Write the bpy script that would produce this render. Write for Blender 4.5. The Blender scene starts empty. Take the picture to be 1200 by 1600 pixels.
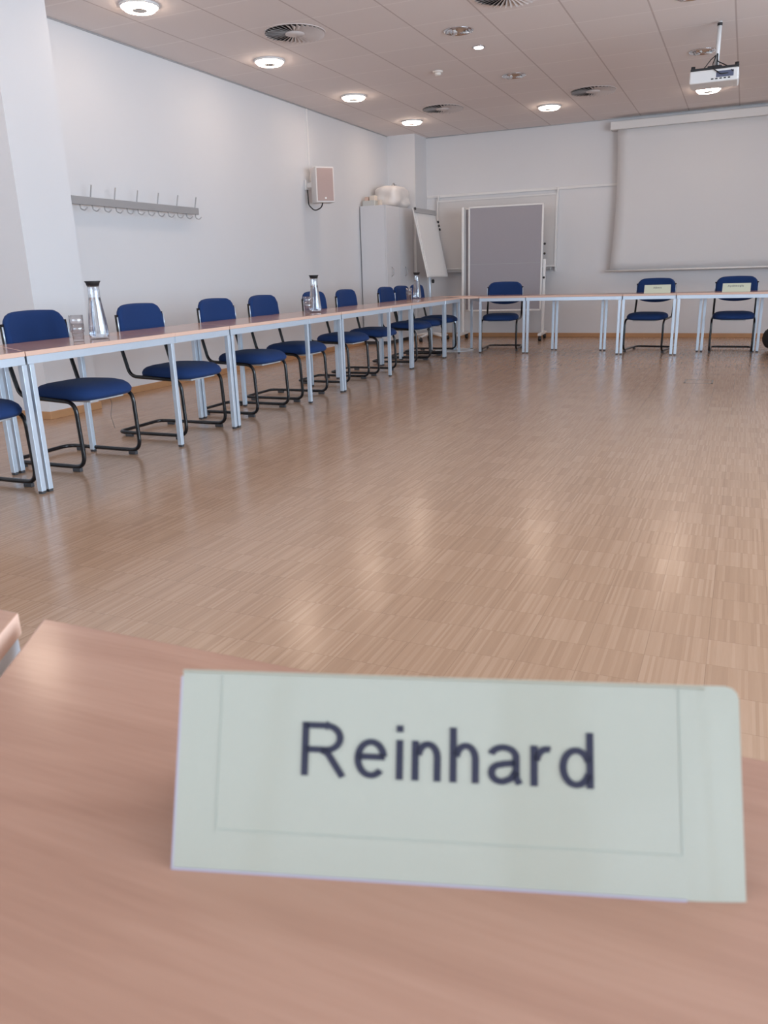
import bpy, bmesh, math, random
from mathutils import Vector, Matrix
random.seed(7)
PI = math.pi
sc = bpy.context.scene
COL = sc.collection

# ------------------------------------------------------------------ camera
CAM_Z = 1.046
cam = bpy.data.cameras.new('camera')
cam.sensor_fit = 'VERTICAL'; cam.sensor_height = 36.0
cam.lens = 36.0 * 1221.4 / 1600.0
cam.clip_start = 0.02; cam.clip_end = 60
cam.dof.use_dof = True; cam.dof.focus_distance = 6.5; cam.dof.aperture_fstop = 11.0
camo = bpy.data.objects.new('camera', cam); COL.objects.link(camo)
cr = Vector((0.9142961, 0.40403179, -0.02865212))
cu = Vector((-0.09249763, 0.27713706, 0.95636773))
cf = Vector((-0.39434353, 0.87175304, -0.29075732))
camo.matrix_world = Matrix(((cr.x, cu.x, -cf.x, 0), (cr.y, cu.y, -cf.y, 0), (cr.z, cu.z, -cf.z, CAM_Z), (0, 0, 0, 1)))
sc.camera = camo
sc.view_settings.view_transform = 'Standard'
sc.view_settings.look = 'None'
sc.view_settings.gamma = 1.0
sc.view_settings.use_curve_mapping = False
sc.view_settings.exposure = 0.07
sc.cycles.use_denoising = True
sc.cycles.max_bounces = 12
sc.cycles.transmission_bounces = 12
sc.cycles.diffuse_bounces = 6
sc.cycles.transparent_max_bounces = 16
sc.cycles.caustics_refractive = False
sc.cycles.caustics_reflective = False
sc.cycles.sample_clamp_indirect = 6.0

# ------------------------------------------------------------------ world and window light
world = bpy.data.worlds.new('sky'); sc.world = world; world.use_nodes = True
wb = world.node_tree.nodes['Background']
wb.inputs[0].default_value = (0.75, 0.86, 1.0, 1); wb.inputs[1].default_value = 1.0
WINCOL = (0.68, 0.84, 1.0)
LAMP_STRENGTH = 31.0
LAMP_COL = (1.0, 0.78, 0.62)
def window_light(x, y, z, sx, sz, rot, power):
    l = bpy.data.lights.new('daylight', 'AREA'); l.shape = 'RECTANGLE'
    l.size = sx; l.size_y = sz; l.energy = power; l.color = WINCOL
    o = bpy.data.objects.new('daylight', l); COL.objects.link(o)
    o.location = (x, y, z); o.rotation_euler = rot
    return o
WIN_R = [(-0.9, 1.5), (1.5, 3.9), (3.9, 6.3), (6.3, 8.7)]      # window bays along the right wall (y from, y to)
WIN_REAR = [(-5.6, -3.4), (-3.4, -1.2), (-1.2, 1.0), (1.0, 3.2)]               # and along the wall behind the camera (x from, x to); leftmost added to light the pillar
XR, YN = 4.1, -2.2
for (a, b), pw in zip(WIN_R, (150, 275, 150, 72)):
    window_light(XR + 0.22, (a + b) / 2, 1.58, 2.2, b - a - 0.3, (0, PI / 2, 0), pw)
for (a, b), pw in zip(WIN_REAR, (60, 45, 14, 14)):
    window_light((a + b) / 2, YN - 0.22, 1.85, b - a - 0.3, 1.7, (PI / 2, 0, 0), pw)

# ------------------------------------------------------------------ materials
def newmat(name):
    m = bpy.data.materials.new(name); m.use_nodes = True
    nt = m.node_tree
    return m, nt, nt.nodes['Principled BSDF']
def pmat(name, col, rough=0.5, metal=0.0, spec=0.5, noise=0.0, nscale=30.0, bump=0.0, bscale=200.0, coat=0.0, sheen=0.0):
    m, nt, b = newmat(name)
    b.inputs['Base Color'].default_value = (*col, 1)
    b.inputs['Roughness'].default_value = rough
    b.inputs['Metallic'].default_value = metal
    b.inputs['Specular IOR Level'].default_value = spec
    b.inputs['Coat Weight'].default_value = coat
    b.inputs['Coat Roughness'].default_value = 0.08
    if sheen: b.inputs['Sheen Weight'].default_value = sheen
    tc = nt.nodes.new('ShaderNodeTexCoord')
    if noise:
        n = nt.nodes.new('ShaderNodeTexNoise'); n.inputs['Scale'].default_value = nscale; n.inputs['Detail'].default_value = 4
        nt.links.new(tc.outputs['Object'], n.inputs['Vector'])
        mr = nt.nodes.new('ShaderNodeMapRange'); mr.inputs[3].default_value = 1 - noise; mr.inputs[4].default_value = 1 + noise
        nt.links.new(n.outputs['Fac'], mr.inputs[0])
        mx = nt.nodes.new('ShaderNodeVectorMath'); mx.operation = 'SCALE'
        mx.inputs[0].default_value = col
        nt.links.new(mr.outputs[0], mx.inputs['Scale'])
        nt.links.new(mx.outputs[0], b.inputs['Base Color'])
    if bump:
        n2 = nt.nodes.new('ShaderNodeTexNoise'); n2.inputs['Scale'].default_value = bscale; n2.inputs['Detail'].default_value = 3
        nt.links.new(tc.outputs['Object'], n2.inputs['Vector'])
        bp = nt.nodes.new('ShaderNodeBump'); bp.inputs['Strength'].default_value = bump; bp.inputs['Distance'].default_value = 0.002
        nt.links.new(n2.outputs['Fac'], bp.inputs['Height']); nt.links.new(bp.outputs[0], b.inputs['Normal'])
    return m
def emat(name, col, strength):
    m, nt, b = newmat(name)
    b.inputs['Base Color'].default_value = (*col, 1)
    b.inputs['Emission Color'].default_value = (*col, 1); b.inputs['Emission Strength'].default_value = strength
    return m

M = {}
M['wall'] = pmat('painted_wall', (0.71, 0.71, 0.725), 0.6, spec=0.3, noise=0.012, nscale=2.0, bump=0.15, bscale=160)
M['wall_back'] = M['wall']
M['white_metal'] = pmat('white_lacquered_metal', (0.78, 0.77, 0.76), 0.35)
M['case'] = pmat('white_plastic', (0.74, 0.73, 0.72), 0.4)
M['screen'] = pmat('projection_fabric', (0.70, 0.70, 0.71), 0.75, spec=0.2, noise=0.01, nscale=3)
M['silver'] = pmat('silver_powder_coat', (0.60, 0.69, 0.79), 0.30, metal=0.4, noise=0.03, nscale=60)
M['black_tube'] = pmat('black_gloss_tube', (0.006, 0.006, 0.008), 0.22, spec=0.45)
M['black_plastic'] = pmat('black_plastic', (0.015, 0.015, 0.017), 0.45)
M['foot'] = pmat('grey_glide', (0.05, 0.05, 0.055), 0.6)
M['fabric'] = pmat('navy_fabric', (0.016, 0.040, 0.130), 0.9, spec=0.12, noise=0.16, nscale=260, bump=0.4, bscale=600, sheen=0.04)
M['underside'] = pmat('pale_lining', (0.55, 0.54, 0.55), 0.8)
M['cabinet'] = pmat('grey_laminate', (0.70, 0.70, 0.72), 0.45, noise=0.01)
M['grey_metal'] = pmat('grey_metal', (0.42, 0.42, 0.43), 0.35, metal=0.3)
M['chrome'] = pmat('chrome', (0.75, 0.75, 0.77), 0.12, metal=1.0)
M['rack'] = pmat('rack_aluminium', (0.40, 0.40, 0.41), 0.45, metal=0.35)
M['pin'] = pmat('grey_pin_felt', (0.36, 0.345, 0.375), 0.95, spec=0.1, noise=0.05, nscale=200, bump=0.3, bscale=500)
M['paper'] = pmat('white_paper', (0.78, 0.77, 0.76), 0.7, spec=0.2)
M['board'] = pmat('enamel_board', (0.66, 0.64, 0.63), 0.28)
M['grille'] = pmat('speaker_grille', (0.42, 0.30, 0.27), 0.5, noise=0.1, nscale=500)
M['speaker'] = pmat('speaker_cabinet', (0.72, 0.68, 0.66), 0.45)
M['card'] = pmat('pale_green_card', (0.445, 0.45, 0.37), 0.28, spec=0.5, noise=0.01, nscale=8, coat=0.6)
M['card_y'] = pmat('pale_yellow_card', (0.66, 0.68, 0.52), 0.6)
M['ink'] = pmat('dark_ink', (0.018, 0.018, 0.045), 0.5)
M['ink_soft'] = pmat('grey_ink', (0.22, 0.22, 0.20), 0.6)
M['rule'] = pmat('printed_rule', (0.42, 0.46, 0.40), 0.5)
M['sleeve'] = pmat('clear_sleeve_edge', (0.45, 0.42, 0.52), 0.3)
M['base'] = None
M['bag_white'] = pmat('milky_plastic', (0.80, 0.76, 0.73), 0.35, noise=0.06, nscale=12, bump=0.6, bscale=18)
M['box_grey'] = pmat('grey_card_box', (0.60, 0.60, 0.57), 0.6)
M['box_cream'] = pmat('cream_card_box', (0.80, 0.70, 0.60), 0.6)
M['backpack'] = pmat('dark_nylon', (0.03, 0.028, 0.03), 0.7, bump=0.5, bscale=80)
M['vent'] = pmat('vent_white', (0.66, 0.60, 0.58), 0.5)
M['vent_dark'] = pmat('vent_cavity_shade', (0.03, 0.03, 0.03), 0.8)
M['detector'] = pmat('detector_plastic', (0.78, 0.72, 0.66), 0.5)
M['opal'] = emat('opal_glass_lit', LAMP_COL, LAMP_STRENGTH)
M['led'] = emat('led_lens_lit', (1.0, 0.97, 0.95), 14.0)
M['reflector'] = pmat('lamp_reflector', (0.55, 0.5, 0.45), 0.3, metal=0.8)

def glass_mat(name, col, ior, rough=0.0):
    m, nt, b = newmat(name)
    b.inputs['Base Color'].default_value = (*col, 1); b.inputs['Roughness'].default_value = rough
    b.inputs['IOR'].default_value = ior; b.inputs['Transmission Weight'].default_value = 1.0
    return m
m = bpy.data.materials.new('clear_thin_glass'); m.use_nodes = True; nt = m.node_tree; nt.nodes.clear()
o_ = nt.nodes.new('ShaderNodeOutputMaterial'); t_ = nt.nodes.new('ShaderNodeBsdfTransparent'); g_ = nt.nodes.new('ShaderNodeBsdfGlossy')
t_.inputs[0].default_value = (0.96, 0.97, 0.985, 1); g_.inputs['Roughness'].default_value = 0.02
fw_ = nt.nodes.new('ShaderNodeLayerWeight'); fw_.inputs[0].default_value = 0.5; pw_ = nt.nodes.new('ShaderNodeMath'); pw_.operation = 'POWER'; pw_.inputs[1].default_value = 4.0
lw_ = nt.nodes.new('ShaderNodeMath'); lw_.operation = 'MULTIPLY_ADD'; lw_.inputs[1].default_value = 0.85; lw_.inputs[2].default_value = 0.08
nt.links.new(fw_.outputs['Facing'], pw_.inputs[0]); nt.links.new(pw_.outputs[0], lw_.inputs[0]); mx_ = nt.nodes.new('ShaderNodeMixShader')
nt.links.new(lw_.outputs[0], mx_.inputs[0]); nt.links.new(t_.outputs[0], mx_.inputs[1]); nt.links.new(g_.outputs[0], mx_.inputs[2]); nt.links.new(mx_.outputs[0], o_.inputs[0])
M['glass'] = m
M['tumbler_glass'] = m.copy()
for n_ in M['tumbler_glass'].node_tree.nodes:
    if n_.type == 'MATH' and n_.operation == 'MULTIPLY_ADD': n_.inputs[1].default_value = 0.9; n_.inputs[2].default_value = 0.17
    if n_.type == 'BSDF_GLOSSY': n_.inputs['Roughness'].default_value = 0.12
M['water'] = glass_mat('water', (0.98, 0.99, 1.0), 1.33)
m = bpy.data.materials.new('window_glass'); m.use_nodes = True; nt = m.node_tree; nt.nodes.clear()
o_ = nt.nodes.new('ShaderNodeOutputMaterial'); t_ = nt.nodes.new('ShaderNodeBsdfTransparent'); g_ = nt.nodes.new('ShaderNodeBsdfGlossy')
g_.inputs['Roughness'].default_value = 0.03; mx_ = nt.nodes.new('ShaderNodeMixShader'); mx_.inputs[0].default_value = 0.06
nt.links.new(t_.outputs[0], mx_.inputs[1]); nt.links.new(g_.outputs[0], mx_.inputs[2]); nt.links.new(mx_.outputs[0], o_.inputs[0])
M['pane'] = m

# --- parquet of narrow upright strips laid in square blocks
def parquet():
    m, nt, b = newmat('industrial_parquet'); N = nt.nodes; L = nt.links
    def math_(op, a, bb=None, c=None):
        n = N.new('ShaderNodeMath'); n.operation = op
        for i, v in enumerate((a, bb, c)):
            if v is None: continue
            if isinstance(v, (int, float)): n.inputs[i].default_value = v
            else: L.new(v, n.inputs[i])
        return n.outputs[0]
    tc = N.new('ShaderNodeTexCoord'); sp = N.new('ShaderNodeSeparateXYZ'); L.new(tc.outputs['Object'], sp.inputs[0])
    X, Y = sp.outputs[0], sp.outputs[1]
    BX, BY, SW = 0.162, 0.162, 0.0081
    bx = math_('FLOOR', math_('DIVIDE', X, BX)); by = math_('FLOOR', math_('DIVIDE', Y, BY))
    sx = math_('FLOOR', math_('DIVIDE', X, SW))
    c1 = N.new('ShaderNodeCombineXYZ'); L.new(sx, c1.inputs[0]); L.new(by, c1.inputs[1])
    w1 = N.new('ShaderNodeTexWhiteNoise'); w1.noise_dimensions = '2D'; L.new(c1.outputs[0], w1.inputs['Vector'])
    c2 = N.new('ShaderNodeCombineXYZ'); L.new(bx, c2.inputs[0]); L.new(by, c2.inputs[1])
    w2 = N.new('ShaderNodeTexWhiteNoise'); w2.noise_dimensions = '2D'; L.new(c2.outputs[0], w2.inputs['Vector'])
    mp = N.new('ShaderNodeMapping'); mp.inputs['Scale'].default_value = (160, 9, 1); L.new(tc.outputs['Object'], mp.inputs[0])
    nz = N.new('ShaderNodeTexNoise'); nz.inputs['Scale'].default_value = 1.0; nz.inputs['Detail'].default_value = 3; L.new(mp.outputs[0], nz.inputs['Vector'])
    big = N.new('ShaderNodeTexNoise'); big.inputs['Scale'].default_value = 0.8; big.inputs['Detail'].default_value = 2; L.new(tc.outputs['Object'], big.inputs['Vector'])
    f = math_('ADD', math_('MULTIPLY', w1.outputs['Value'], 0.46), math_('MULTIPLY', w2.outputs['Value'], 0.16))
    f = math_('ADD', f, math_('MULTIPLY', nz.outputs['Fac'], 0.22))
    f = math_('ADD', f, math_('MULTIPLY', big.outputs['Fac'], 0.26))
    r = N.new('ShaderNodeValToRGB'); e = r.color_ramp.elements
    e[0].position = 0.05; e[0].color = (0.34, 0.206, 0.128, 1)
    e[1].position = 1.0; e[1].color = (0.50, 0.330, 0.22, 1)
    x = e.new(0.52); x.color = (0.412, 0.258, 0.162, 1)
    L.new(f, r.inputs[0])
    # thin joints
    fx = math_('FRACT', math_('DIVIDE', X, BX)); fy = math_('FRACT', math_('DIVIDE', Y, BY))
    j = math_('MAXIMUM', math_('LESS_THAN', fx, 0.009), math_('LESS_THAN', fy, 0.009))
    mx = N.new('ShaderNodeMix'); mx.data_type = 'RGBA'; mx.inputs[7].default_value = (0.17, 0.10, 0.065, 1)
    L.new(math_('MULTIPLY', j, 0.45), mx.inputs[0]); L.new(r.outputs[0], mx.inputs[6]); L.new(mx.outputs[2], b.inputs['Base Color'])
    rr = math_('ADD', 0.175, math_('MULTIPLY', nz.outputs['Fac'], 0.08)); L.new(rr, b.inputs['Roughness'])
    b.inputs['Specular IOR Level'].default_value = 0.75
    bp = N.new('ShaderNodeBump'); bp.inputs['Strength'].default_value = 0.03; bp.inputs['Distance'].default_value = 0.001
    L.new(w1.outputs['Value'], bp.inputs['Height']); L.new(bp.outputs[0], b.inputs['Normal'])
    return m
M['parquet'] = parquet()

def beech(name, c0, c1, c2):
    m, nt, b = newmat(name); N = nt.nodes; L = nt.links
    tc = N.new('ShaderNodeTexCoord')
    mp = N.new('ShaderNodeMapping'); mp.inputs['Scale'].default_value = (1.1, 9.0, 1.0); L.new(tc.outputs['Object'], mp.inputs[0])
    n1 = N.new('ShaderNodeTexNoise'); n1.inputs['Scale'].default_value = 1.6; n1.inputs['Detail'].default_value = 2; n1.inputs['Distortion'].default_value = 0.6
    L.new(mp.outputs[0], n1.inputs['Vector'])
    w = N.new('ShaderNodeMath'); w.operation = 'MULTIPLY'; w.inputs[1].default_value = 22.0; L.new(n1.outputs['Fac'], w.inputs[0])
    s = N.new('ShaderNodeMath'); s.operation = 'SINE'; L.new(w.outputs[0], s.inputs[0])
    mp2 = N.new('ShaderNodeMapping'); mp2.inputs['Scale'].default_value = (14, 260, 1); L.new(tc.outputs['Object'], mp2.inputs[0])
    n2 = N.new('ShaderNodeTexNoise'); n2.inputs['Scale'].default_value = 1.0; n2.inputs['Detail'].default_value = 3; L.new(mp2.outputs[0], n2.inputs['Vector'])
    a = N.new('ShaderNodeMath'); a.operation = 'MULTIPLY_ADD'; a.inputs[1].default_value = 0.13; a.inputs[2].default_value = 0.25; L.new(s.outputs[0], a.inputs[0])
    a2 = N.new('ShaderNodeMath'); a2.operation = 'MULTIPLY_ADD'; a2.inputs[1].default_value = 0.5; L.new(n2.outputs['Fac'], a2.inputs[0]); L.new(a.outputs[0], a2.inputs[2])
    r = N.new('ShaderNodeValToRGB'); e = r.color_ramp.elements
    e[0].position = 0.2; e[0].color = (*c0, 1); e[1].position = 0.85; e[1].color = (*c2, 1); x = e.new(0.5); x.color = (*c1, 1)
    L.new(a2.outputs[0], r.inputs[0]); L.new(r.outputs[0], b.inputs['Base Color'])
    b.inputs['Roughness'].default_value = 0.19; b.inputs['Specular IOR Level'].default_value = 0.5
    return m
M['beech'] = beech('beech_laminate', (0.40, 0.222, 0.155), (0.452, 0.258, 0.182), (0.505, 0.30, 0.217))
M['beech_edge'] = pmat('beech_edge_band', (0.70, 0.47, 0.37), 0.4, noise=0.05, nscale=40)
M['base'] = pmat('beech_skirting', (0.50, 0.27, 0.13), 0.45, noise=0.12, nscale=8)

# --- suspended ceiling
TX0, TXS, TY0, TYS = -0.283, 0.6535, 6.02, 0.6435
def ceiling_mat():
    m, nt, b = newmat('mineral_fibre_tiles'); N = nt.nodes; L = nt.links
    def math_(op, a, bb=None):
        n = N.new('ShaderNodeMath'); n.operation = op
        for i, v in enumerate((a, bb)):
            if v is None: continue
            if isinstance(v, (int, float)): n.inputs[i].default_value = v
            else: L.new(v, n.inputs[i])
        return n.outputs[0]
    tc = N.new('ShaderNodeTexCoord'); sp = N.new('ShaderNodeSeparateXYZ'); L.new(tc.outputs['Object'], sp.inputs[0])
    fx = math_('FRACT', math_('DIVIDE', math_('SUBTRACT', sp.outputs[0], TX0), TXS))
    fy = math_('FRACT', math_('DIVIDE', math_('SUBTRACT', sp.outputs[1], TY0), TYS))
    dx = math_('MINIMUM', fx, math_('SUBTRACT', 1.0, fx)); dy = math_('MINIMUM', fy, math_('SUBTRACT', 1.0, fy))
    lx = math_('LESS_THAN', dx, 0.011); ly = math_('LESS_THAN', dy, 0.015)
    n = N.new('ShaderNodeTexNoise'); n.inputs['Scale'].default_value = 120; n.inputs['Detail'].default_value = 4; L.new(tc.outputs['Object'], n.inputs['Vector'])
    ix = math_('FLOOR', math_('DIVIDE', math_('SUBTRACT', sp.outputs[0], TX0), TXS)); iy = math_('FLOOR', math_('DIVIDE', math_('SUBTRACT', sp.outputs[1], TY0), TYS))
    cc = N.new('ShaderNodeCombineXYZ'); L.new(ix, cc.inputs[0]); L.new(iy, cc.inputs[1])
    wn = N.new('ShaderNodeTexWhiteNoise'); wn.noise_dimensions = '2D'; L.new(cc.outputs[0], wn.inputs['Vector'])
    sc_ = math_('ADD', 0.955, math_('ADD', math_('MULTIPLY', n.outputs['Fac'], 0.05), math_('MULTIPLY', wn.outputs['Value'], 0.03)))
    vm = N.new('ShaderNodeVectorMath'); vm.operation = 'SCALE'; vm.inputs[0].default_value = (0.82, 0.755, 0.735); L.new(sc_, vm.inputs['Scale'])
    m1 = N.new('ShaderNodeMix'); m1.data_type = 'RGBA'; m1.inputs[7].default_value = (0.89, 0.83, 0.81, 1); L.new(math_('MULTIPLY', ly, 1.0), m1.inputs[0]); L.new(vm.outputs[0], m1.inputs[6])
    m2 = N.new('ShaderNodeMix'); m2.data_type = 'RGBA'; m2.inputs[7].default_value = (0.52, 0.44, 0.42, 1); L.new(math_('MULTIPLY', lx, 0.75), m2.inputs[0]); L.new(m1.outputs[2], m2.inputs[6])
    L.new(m2.outputs[2], b.inputs['Base Color']); b.inputs['Roughness'].default_value = 0.85
    bp = N.new('ShaderNodeBump'); bp.inputs['Strength'].default_value = 0.35; bp.inputs['Distance'].default_value = 0.003
    L.new(math_('SUBTRACT', 1.0, math_('MAXIMUM', lx, ly)), bp.inputs['Height']); L.new(bp.outputs[0], b.inputs['Normal'])
    return m
M['ceiling'] = ceiling_mat()

# ------------------------------------------------------------------ mesh helpers
def V(*a): return Vector(a)
def bm_box(bm, x0, x1, y0, y1, z0, z1, bevel=0.0, mat=None, mi=0, segs=2):
    vs = [Vector((x, y, z)) for x in (x0, x1) for y in (y0, y1) for z in (z0, z1)]
    tmp = bmesh.new(); v = [tmp.verts.new(p) for p in vs]
    for f in ((0, 1, 3, 2), (4, 6, 7, 5), (0, 4, 5, 1), (2, 3, 7, 6), (0, 2, 6, 4), (1, 5, 7, 3)): tmp.faces.new([v[i] for i in f])
    bmesh.ops.recalc_face_normals(tmp, faces=tmp.faces)
    if bevel: bmesh.ops.bevel(tmp, geom=tmp.edges[:], offset=bevel, segments=segs, affect='EDGES', profile=0.5)
    merge(bm, tmp, mat, mi)
def merge(bm, tmp, mat=None, mi=0):
    if mat is not None: bmesh.ops.transform(tmp, matrix=mat, verts=tmp.verts)
    for f in tmp.faces: f.material_index = mi
    me = bpy.data.meshes.new('tmp'); tmp.to_mesh(me); tmp.free(); bm.from_mesh(me); bpy.data.meshes.remove(me)
def bm_prism(bm, pts, z0, z1, bevel=0.0, mat=None, mi=0, segs=2):
    tmp = bmesh.new()
    lo = [tmp.verts.new((x, y, z0)) for x, y in pts]; hi = [tmp.verts.new((x, y, z1)) for x, y in pts]
    n = len(pts)
    tmp.faces.new(lo); tmp.faces.new(hi)
    for i in range(n): tmp.faces.new((lo[i], lo[(i + 1) % n], hi[(i + 1) % n], hi[i]))
    bmesh.ops.recalc_face_normals(tmp, faces=tmp.faces)
    if bevel: bmesh.ops.bevel(tmp, geom=tmp.edges[:], offset=bevel, segments=segs, affect='EDGES', profile=0.5)
    merge(bm, tmp, mat, mi)
def fillet(pts, r, n=6, closed=False):
    pts = [Vector(p) for p in pts]; out = []; N = len(pts)
    for i, p in enumerate(pts):
        if not closed and i in (0, N - 1): out.append(p); continue
        a = pts[(i - 1) % N]; b = pts[(i + 1) % N]
        d1 = (a - p); d2 = (b - p); l1, l2 = d1.length, d2.length; d1.normalize(); d2.normalize()
        ang = d1.angle(d2)
        if ang > PI - 0.02: out.append(p); continue
        t = min(r / math.tan(ang / 2), 0.48 * l1, 0.48 * l2)
        s, e = p + d1 * t, p + d2 * t
        for k in range(n + 1):
            u = k / n; out.append(s * (1 - u) ** 2 + p * 2 * u * (1 - u) + e * u * u)
    return out
def bm_tube(bm, pts, r, seg=10, closed=False, mat=None, mi=0):
    pts = [Vector(p) for p in pts]; N = len(pts); tmp = bmesh.new(); rings = []
    def tan(i):
        if closed: return (pts[(i + 1) % N] - pts[i - 1]).normalized()
        if i == 0: return (pts[1] - pts[0]).normalized()
        if i == N - 1: return (pts[-1] - pts[-2]).normalized()
        return ((pts[i + 1] - pts[i]).normalized() + (pts[i] - pts[i - 1]).normalized()).normalized()
    t = tan(0); up = Vector((0, 0, 1)) if abs(t.z) < 0.9 else Vector((1, 0, 0))
    n = t.cross(up).normalized()
    for i in range(N):
        t = tan(i); n = (n - t * n.dot(t)).normalized(); b = t.cross(n)
        rr = r[i] if isinstance(r, (list, tuple)) else r
        rings.append([tmp.verts.new(pts[i] + (n * math.cos(2 * PI * k / seg) + b * math.sin(2 * PI * k / seg)) * rr) for k in range(seg)])
    for i in range(N if closed else N - 1):
        A, B = rings[i], rings[(i + 1) % N]
        for k in range(seg): tmp.faces.new((A[k], A[(k + 1) % seg], B[(k + 1) % seg], B[k]))
    if not closed: tmp.faces.new(rings[0][::-1]); tmp.faces.new(rings[-1])
    bmesh.ops.recalc_face_normals(tmp, faces=tmp.faces)
    for f in tmp.faces: f.smooth = len(f.verts) == 4
    merge(bm, tmp, mat, mi)
def bm_lathe(bm, prof, seg=32, mat=None, mi=0, cap=True, closed=False):
    tmp = bmesh.new(); rings = []
    for r, z in prof:
        if r < 1e-5: rings.append([tmp.verts.new((0, 0, z))])
        else: rings.append([tmp.verts.new((r * math.cos(2 * PI * k / seg), r * math.sin(2 * PI * k / seg), z)) for k in range(seg)])
    pairs = list(zip(rings[:-1], rings[1:]))
    if closed: pairs.append((rings[-1], rings[0]))
    for A, B in pairs:
        for k in range(seg):
            a0, a1 = (A[0], A[0]) if len(A) == 1 else (A[k], A[(k + 1) % seg])
            b0, b1 = (B[0], B[0]) if len(B) == 1 else (B[k], B[(k + 1) % seg])
            vs = []
            for v in (a0, a1, b1, b0):
                if v not in vs: vs.append(v)
            if len(vs) >= 3: tmp.faces.new(vs)
    if cap and not closed:
        if len(rings[0]) > 1: tmp.faces.new(rings[0][::-1])
        if len(rings[-1]) > 1: tmp.faces.new(rings[-1])
    bmesh.ops.recalc_face_normals(tmp, faces=tmp.faces)
    for f in tmp.faces: f.smooth = len(f.verts) <= 4
    merge(bm, tmp, mat, mi)
def obj(name, bm, mats, parent=None, loc=None, smooth=False):
    me = bpy.data.meshes.new(name); bm.to_mesh(me); bm.free()
    if not isinstance(mats, (list, tuple)): mats = [mats]
    for m in mats: me.materials.append(m)
    if smooth:
        for p in me.polygons: p.use_smooth = True
    o = bpy.data.objects.new(name, me); COL.objects.link(o)
    if parent is not None: o.parent = parent
    if loc is not None: o.location = loc
    return o
def box_obj(name, x0, x1, y0, y1, z0, z1, mat, parent=None, bevel=0.0):
    bm = bmesh.new(); bm_box(bm, x0, x1, y0, y1, z0, z1, bevel); return obj(name, bm, mat, parent)
def tag(o, label, cat, group=None):
    o['label'] = label; o['category'] = cat
    if group: o['group'] = group
    return o
def thing(name, label, cat, loc=(0, 0, 0), rz=0, group=None):
    o = bpy.data.objects.new(name, None); COL.objects.link(o); o.empty_display_size = 0.1
    o.location = loc; o.rotation_euler = (0, 0, rz)
    return tag(o, label, cat, group)
def struct(o): o['kind'] = 'structure'; return o
def dup(root, loc, rz=None, label=None, group=None):
    r = root.copy(); COL.objects.link(r); r.location = loc
    if rz is not None: r.rotation_euler = (0, 0, rz)
    if label: r['label'] = label
    if group: r['group'] = group
    for ch in list(root.children):
        c = ch.copy(); COL.objects.link(c); c.parent = r
        for g in ch.children:
            d = g.copy(); COL.objects.link(d); d.parent = c
    return r
def curve_plane(bm, pts_fn, nu, nv, mi=0):
    tmp = bmesh.new(); g = [[tmp.verts.new(pts_fn(i / nu, j / nv)) for j in range(nv + 1)] for i in range(nu + 1)]
    for i in range(nu):
        for j in range(nv): tmp.faces.new((g[i][j], g[i + 1][j], g[i + 1][j + 1], g[i][j + 1]))
    bmesh.ops.recalc_face_normals(tmp, faces=tmp.faces)
    merge(bm, tmp, None, mi)

# ------------------------------------------------------------------ room
XW, YB, ZC = -5.391, 12.947, 3.133
PX, PY0, PY1 = -5.03, 4.64, 5.18          # protruding pillar on the left wall
XN = -6.3                                  # recessed wall nearer than the pillar
T = 0.2
struct(box_obj('floor', XN - T, XR + T, YN - T, YB + T, -0.1, 0.0, M['parquet']))
struct(box_obj('ceiling', XN - T, XR + T, YN - T, YB + T, ZC, ZC + 0.1, M['ceiling']))
bm = bmesh.new()
bm_prism(bm, [(XN - T, YN), (XN, YN), (XN, PY0), (XW, PY0), (XW, YB), (XN - T, YB)], 0, ZC)
struct(obj('wall_left', bm, M['wall']))
struct(box_obj('wall_pillar', XW, PX, PY0, PY1, 0, ZC, M['wall']))
struct(box_obj('wall_back', XN - T, XR + T, YB, YB + T, 0, ZC, M['wall']))
# corner column
struct(box_obj('trim_1', XW, -4.915, 12.45, YB, 0, ZC, M['wall']))
def wall_with_windows(name, spans, lo, hi, z0, z1, along_y, base):
    bm = bmesh.new()
    cuts = [lo]
    for a, b in spans:
        cuts += [a + 0.12, b - 0.12]
    cuts.append(hi)
    def blk(u0, u1, za, zb):
        if along_y: bm_box(bm, base, base + T, u0, u1, za, zb)
        else: bm_box(bm, u0, u1, base - T, base, za, zb)
    for i in range(0, len(cuts), 2): blk(cuts[i], cuts[i + 1], 0, ZC)
    for a, b in spans: blk(a + 0.12, b - 0.12, 0, z0); blk(a + 0.12, b - 0.12, z1, ZC)
    return struct(obj(name, bm, M['wall']))
wall_with_windows('wall_right', WIN_R, YN - T, YB + T, 0.40, 2.75, True, XR)
wall_with_windows('wall_rear', WIN_REAR, XN - T, XR, 0.95, 2.75, False, YN)
k = 1
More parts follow.
